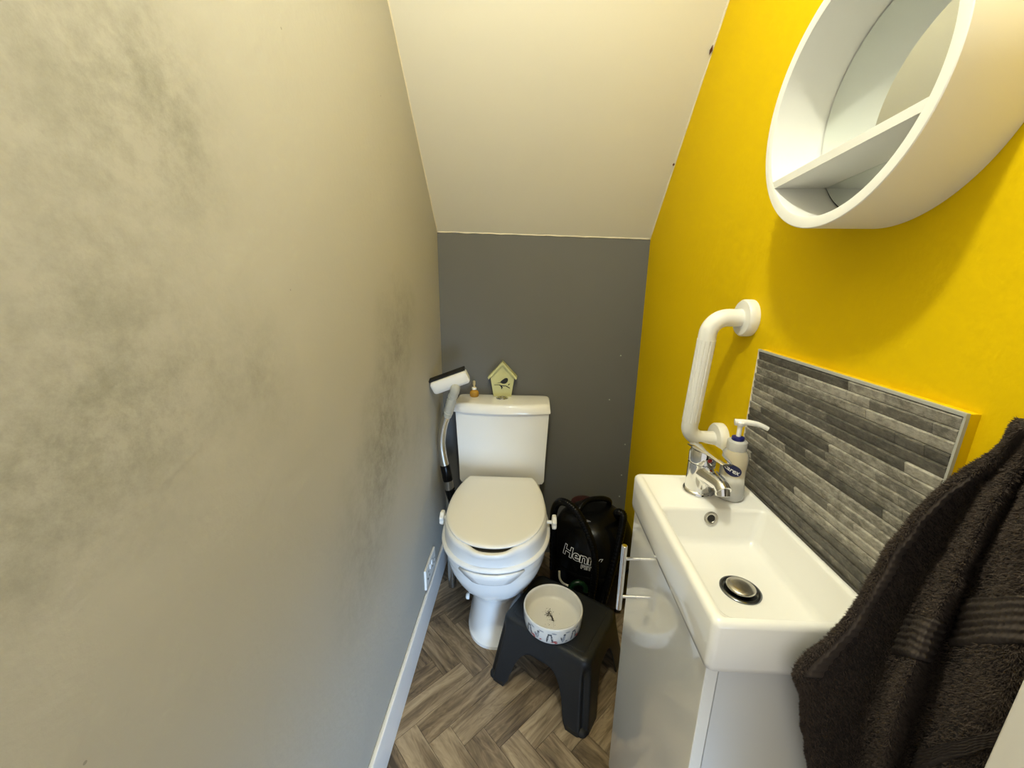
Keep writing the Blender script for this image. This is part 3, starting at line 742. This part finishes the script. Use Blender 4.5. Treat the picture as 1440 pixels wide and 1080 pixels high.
# ---------------------------------------------------------------- splashback of stone strips
SY0, SY1, SZ0, SZ1 = .409, .797, .890, 1.168
spl = thing('splashback', 'grey stone strip splashback panel on the yellow wall above the basin', 'splashback', (XR, .6, SZ0))
box('backing_board', XS+.003, XR-.0003, SY0, SY1, SZ0+.0005, SZ1, M['yellow'], spl)
mk('sealant_bead', *tubeg([(XS-.0006, SY0+.001+(SY1-SY0-.002)*k/20, SZ0+.0006) for k in range(21)], .0022, 8), M['grout'], spl, True)
box('grout_bed', XS+.0021, XS+.0031, SY0+.001, SY1-.001, SZ0+.0006, SZ1-.001, M['grout'], spl)
box('edge_trim', XS-.0012, XS+.003, SY0, SY1, SZ1-.0035, SZ1+.0005, M['grey_plastic'], spl)
box('edge_trim', XS-.0008, XS+.003, SY0-.0002, SY0+.0025, SZ0+.001, SZ1-.0035, M['grey_plastic'], spl)
box('edge_trim', XS-.0008, XS+.003, SY1-.002, SY1+.0004, SZ0+.001, SZ1-.0035, M['bead'], spl)
rows = 19; rh = (SZ1-.0045-SZ0-.001)/rows
rs = random.Random(31)
for i in range(rows):
    y = SY1-.0025; z0 = SZ0+.001+i*rh; dr_ = (-.0004, .0016, .0004, .0022)[i % 4]
    while y > SY0+.004:
        l = rs.choice((.035, .055, .08, .11, .14, .17, .20))*rs.uniform(.85, 1.15)
        y2 = max(SY0+.0028, y-l)
        if y2-SY0 < .02: y2 = SY0+.0028
        d = dr_+rs.uniform(-.0004, .0007)
        ya, yb_, za, zb_ = y2+.0003, y-.0003, z0+.0004, z0+rh-.0004
        # each strip leans out a little at its top, so that it stands proud of the row above
        prof_ = [(XS+.003, za), (XS+.0018-d*.4, za), (XS-.0010-d*.4, zb_-.0016), (XS-.0004-d*.4, zb_-.0002), (XS+.0006, zb_), (XS+.003, zb_)]
        mk('stone_strip', *prismg([(x_, ya, z_) for x_, z_ in prof_], (0, yb_-ya, 0)), M['strip'], spl)
        y = y2

# ---------------------------------------------------------------- grab rail
gr = thing('grab_rail', 'white fluted grab rail screwed to the yellow wall', 'grab rail', (XR, .89, 1.07))
ft = Vector((XR-.0004, .872, 1.222)); fl = Vector((XR-.0004, .909, .930)); bxr = .3885
for c in (ft, fl):
    mk('flange', *lathe([(.0385, 0), (.0388, .003), (.0388, .016), (.036, .0195), (.020, .0205)], c, (-1, 0, 0), 48), M['white_plastic'], gr, True, 40)
rt = Vector((bxr, ft.y, ft.z)); rb = Vector((bxr, fl.y, fl.z)); ax = (rb-rt).normalized()
path = [ft+Vector((-.015, 0, 0)), ft+Vector((-.030, 0, 0))]
k_ = .036
for k in range(13):
    a = PI/2*k/12; path.append(rt+Vector((1, 0, 0))*k_*(1-math.sin(a))+ax*k_*(1-math.cos(a)))
pa = rt+ax*k_; pe = rb-ax*k_
mk('elbow', *tubeg(path+[pa+ax*.012], .0185, 24), M['white_plastic'], gr, True, 40)
path = [pe-ax*.012]
for k in range(13):
    a = PI/2*k/12; path.append(rb-ax*k_*(1-math.sin(a))+Vector((1, 0, 0))*k_*(1-math.cos(a)))
path += [fl+Vector((-.030, 0, 0)), fl+Vector((-.015, 0, 0))]
mk('elbow', *tubeg(path, .0185, 24), M['white_plastic'], gr, True, 40)
g0, g1 = pa+ax*.012, pe-ax*.012
mk('fluted_grip', *tubeg([g0.lerp(g1, t/12) for t in range(13)], .0192, 96, True, lambda k, i: 1.0 if i in (0, 12) else (1.0 if (k % 8) < 6 else .91)), M['white_plastic'], gr, True, 30)

# ---------------------------------------------------------------- round mirror shelf
MY, MZ, MR, MD = .588, 1.522, .153, .090
mi = thing('round_mirror', 'round white deep-framed mirror with a shelf across it on yellow wall', 'mirror', (XR, MY, MZ))
cm = Vector((XR-.0004, MY, MZ))
mk('frame_ring', *lathe([(MR-.0145, .012), (MR-.0145, MD-.001), (MR-.0115, MD), (MR-.001, MD), (MR, MD-.001), (MR, 0), (MR-.0145, 0), (MR-.0145, .012)], cm, (-1, 0, 0), 128, False, False), M['frame_white'], mi, True, 35)
mk('back_board', *lathe([(MR-.0148, .002), (MR-.0148, .0105)], cm, (-1, 0, 0), 96), M['gap'], mi)
mk('mirror_glass', *lathe([(MR-.0170, .0106), (MR-.0170, .0122), (MR-.0175, .0128)], cm, (-1, 0, 0), 96), M['mirror'], mi)
ta = R(5.4); zs = -.0665      # shelf below the centre, the whole ring hung a little turned
dirv = Vector((0, -math.cos(ta), math.sin(ta))); nv = Vector((0, math.sin(ta), math.cos(ta)))
half = math.sqrt((MR-.0142)**2-zs**2)
sv = []
for xx in (XR-.0136, XR-MD+.0004):
    for hz, hl in ((.0055, math.sqrt((MR-.0142)**2-(zs+.0055)**2)), (-.0055, math.sqrt((MR-.0142)**2-(zs-.0055)**2))):
        for s in (-1, 1): sv.append(Vector((xx, MY, MZ))+nv*(zs+hz)+dirv*(s*hl))
mk('shelf', sv, [(0, 1, 3, 2), (4, 6, 7, 5), (0, 4, 5, 1), (2, 3, 7, 6), (0, 2, 6, 4), (1, 5, 7, 3)], M['frame_white'], mi)

# ---------------------------------------------------------------- double socket on the left wall
so = thing('wall_socket', 'white double wall socket low on the left wall above the skirting', 'socket', (XL, 1.31, .19))
py0, py1, pz0, pz1 = 1.237, 1.384, .147, .233
box('plate', XL+.0003, XL+.0095, py0, py1, pz0, pz1, M['white_plastic'], so, .003, 3)
for s in (-1, 1):
    cy2 = (py0+py1)/2+s*.036; cz = (pz0+pz1)/2
    for dy, z0, z1, w in ((0, .012, .020, .0023), (-.011, -.012, -.0055, .004), (.011, -.012, -.0055, .004)):
        box('pin_hole', XL+.0090, XL+.0098, cy2+dy-w, cy2+dy+w, cz+z0-.002, cz+z1-.002, M['gap'], so)
    sy2 = (py0+py1)/2+s*.012
    box('rocker', XL+.0090, XL+.0125, sy2-.005, sy2+.005, cz+.008, cz+.028, M['white_gloss'], so, .0012, 2)
    mk('screw', *lathe([(.003, 0), (.003, .001), (0, .0015)], (XL+.0095, (py0+py1)/2+s*.060, cz), (1, 0, 0), 12), M['steel'], so, True)

# ================================================================ towel on its hook
hk = thing('towel_hook', 'small chrome wall hook holding the brown towel', 'hook', (XR, .335, 1.225))
mk('hook_plate', *lathe([(.016, .0003), (.016, .004), (.013, .006)], (XR, .335, 1.225), (-1, 0, 0), 28), M['chrome'], hk, True, 40)
mk('hook_arm', *tubeg(cr([(XR-.005, .335, 1.225), (XR-.020, .335, 1.216), (XR-.032, .335, 1.214), (XR-.040, .335, 1.226)], 8), .0045, 12), M['chrome'], hk, True)
rowsT = [  # photo row: (px, depth) of hidden start, fold 1 tip, crease, fold 2 tip, crease, fold 3 tip, end
    (600, [(1436, .352), (1446, .345), (1458, .340), (1468, .330), (1480, .325), (1492, .318)]),
    (640, [(1402, .366), (1422, .364), (1442, .343), (1456, .346), (1474, .322), (1500, .305)]),
    (700, [(1321, .383), (1371, .388), (1402, .345), (1428, .353), (1452, .312), (1496, .295)]),
    (760, [(1266, .388), (1329, .396), (1368, .345), (1402, .360), (1440, .303), (1492, .285)]),
    (820, [(1230, .388), (1293, .398), (1338, .344), (1378, .364), (1426, .297), (1488, .280)]),
    (880, [(1194, .386), (1262, .399), (1308, .342), (1350, .366), (1408, .293), (1480, .276)]),
    (945, [(1131, .382), (1236, .399), (1280, .340), (1322, .366), (1390, .290), (1466, .272)]),
    (985, [(1135, .384), (1224, .399), (1266, .339), (1306, .366), (1378, .288), (1456, .270)]),
    (1030, [(1137, .388), (1213, .399), (1253, .339), (1290, .366), (1366, .287), (1446, .269)]),
    (1090, [(1143, .391), (1204, .399), (1240, .340), (1276, .366), (1350, .287), (1432, .268)]),
    (1180, [(1152, .393), (1196, .399), (1226, .342), (1260, .366), (1328, .288), (1408, .268)]),
    (1300, [(1160, .393), (1190, .399), (1214, .344), (1244, .366), (1300, .290), (1376, .268)])]
gridc = []
for py, pts in rowsT:
    P = [on(px, py, 'y', d) for px, d in pts]
    P = [Vector((min(p.x, XR-.010), p.y, p.z)) for p in P]
    a0 = P[0]+Vector((.012, .012, .004)); a0.x = min(a0.x, XR-.008); a0.y = min(a0.y, .4035)
    far = Vector((XR-.004, min(.402, P[1].y+.006), P[1].z)); near = Vector((XR-.004, max(P[-1].y+.003, .262), P[-1].z))
    gridc.append([far, a0]+P+[near])
NU, NV = 7, 9
def interp_rows():
    cols = [cr([row[j] for row in gridc], NV) for j in range(len(gridc[0]))]
    out = []
    for i in range(len(cols[0])):
        out.append(cr([c[i] for c in cols], NU))
    return out
TG = interp_rows()
nr, nc = len(TG), len(TG[0])
for i in range(nr):
    for j in range(nc):
        p = TG[i][j]; q = p*38
        p += Vector((mnoise(q), mnoise(q+Vector((7, 3, 1))), mnoise(q+Vector((2, 9, 4)))))*.0022
        p.x = min(p.x, XR-.003); p.y = min(max(p.y, .2575), .4055)
def tnorm(i, j):
    a = TG[min(i+1, nr-1)][j]-TG[max(i-1, 0)][j]; b = TG[i][min(j+1, nc-1)]-TG[i][max(j-1, 0)]
    n = b.cross(a); n = n.normalized() if n.length > 1e-9 else Vector((-1, -1, 0)).normalized()
    return n
c_mid = Vector((.46, .335, 0))
sgn = 1 if (tnorm(nr//2, nc//2).dot(Vector((-1, -1, 0))) > 0) else -1
tw = thing('hand_towel', 'dark brown terry hand towel hanging in folds at the end of the basin', 'towel', (.45, .335, 1.2))
mk('cloth', *loftg(TG, True, True), M['towel'], tw, True)
# fractional index of a photo row / fold column
def ri(py):
    R_ = [r[0] for r in rowsT]
    for k in range(len(R_)-1):
        if R_[k] <= py <= R_[k+1]: return (k+(py-R_[k])/(R_[k+1]-R_[k]))*NV
    return nr-1
def tp_(i, j, off=0):
    i = max(0, min(nr-1.001, i)); j = max(0, min(nc-1.001, j)); a, b = int(i), int(j); u, w = i-a, j-b
    p = (TG[a][b]*(1-w)+TG[a][b+1]*w)*(1-u)+(TG[a+1][b]*(1-w)+TG[a+1][b+1]*w)*u
    n = tnorm(a, b)*(1-u)*(1-w)+tnorm(a, b+1)*(1-u)*w+tnorm(a+1, b)*u*(1-w)+tnorm(a+1, b+1)*u*w
    return p+n.normalized()*sgn*off
patches = [  # woven bands and hems without pile: row0, row1, col0, col1 (folds), slant
    ('hem', 668, 950, 2.02, 2.30, 0), ('woven_band', 868, 925, 3.15, 4.75, 12), ('woven_band', 838, 905, 5.2, 6.95, -10), ('hem', 1035, 1062, 5.3, 6.9, -62)]
inside = []
for nm, ra, rb_, c0, c1_, sl in patches:
    vertical = nm == 'hem' and rb_-ra > 100
    n_a, n_b = (150, 14) if vertical else (36, 60)
    v, f = [], []
    for a in range(n_a+1):
        for b in range(n_b+1):
            py = ra+(rb_-ra)*a/n_a+sl*(b/n_b-.5)
            j = (c0+(c1_-c0)*b/n_b)*NU
            t = a if vertical else b+a*.0
            wv_ = .0007*math.sin(a*1.25)*(1 if vertical else .0)+(.0008*math.sin(a*1.05)+.0006*math.sin(b*1.6) if not vertical else 0)
            ed = min(1, min(a, n_a-a)/2, min(b, n_b-b)/2)
            v.append(tp_(ri(py), j, (.0030+wv_)*ed-.001*(1-ed)))
    for a in range(n_a):
        for b in range(n_b): q = a*(n_b+1)+b; f.append((q, q+1, q+n_b+2, q+n_b+1))
    mk(nm, v, f, M['hem'], tw, True)
def in_patch(i, j):
    for nm, ra, rb_, c0, c1_, sl in patches:
        cj = j/NU
        if c0 <= cj <= c1_:
            o_ = sl*((cj-c0)/(c1_-c0)-.5)
            if ri(max(600, ra+o_)) <= i <= ri(min(1299, rb_+o_)): return True
    return False
V, Fc = [], []
rp = random.Random(5)
tries = 0
while len(Fc) < 90000 and tries < 140000:
    tries += 1
    i = rp.uniform(0, ri(1130)); j = rp.uniform(NU*1.0, nc-1-NU*.6)
    if in_patch(i, j): continue
    p = tp_(i, j); n = tnorm(int(i), int(j))*sgn
    d = (n*rp.uniform(.5, 1.1)+Vector((rp.uniform(-.7, .7), rp.uniform(-.7, .7), rp.uniform(-1.2, .1)))).normalized()
    s = d.cross(Vector((rp.uniform(-1, 1), rp.uniform(-1, 1), rp.uniform(-1, 1)))); s = s.normalized()*rp.uniform(.00035, .0007) if s.length > 1e-6 else Vector((.0005, 0, 0))
    l = rp.uniform(.0022, .0046); o_ = len(V)
    tip = p+d*l
    if tip.x > XR-.001 or tip.y > .4075 or tip.y < .2515: continue
    V += [p-s, p+s, tip]; Fc.append((o_, o_+1, o_+2))
pl = bpy.data.meshes.new('pile'); pl.from_pydata([tuple(v-tw.location) for v in V], [], Fc); pl.materials.append(M['pile'])
po = bpy.data.objects.new('pile', pl); col.objects.link(po); po.parent = tw; po['kind'] = 'stuff'

# ================================================================ ceiling pendant (above and behind the view)
pe_ = thing('pendant_light', 'bare warm bulb on a white pendant cord from the ceiling', 'light', (LAMP[0], LAMP[1], ZC))
mk('ceiling_rose', *lathe([(.042, -.0005), (.042, -.010), (.030, -.020), (.006, -.024)], (LAMP[0], LAMP[1], ZC), seg=32), M['white_plastic'], pe_, True, 40)
mk('cord', *lathe([(.003, -.11), (.003, -.02)], (LAMP[0], LAMP[1], ZC), seg=10), M['white_plastic'], pe_, True)
mk('lamp_holder', *lathe([(.008, 0), (.017, -.004), (.018, -.035), (.014, -.04)], (LAMP[0], LAMP[1], LAMP[2]+.075), seg=28), M['white_plastic'], pe_, True, 40)
mk('bulb', *lathe([(.012, .038), (.014, .030), (.030, .012), (.034, -.004), (.031, -.018), (.020, -.030), (0, -.035)], LAMP, seg=32), M['bulb'], pe_, True)
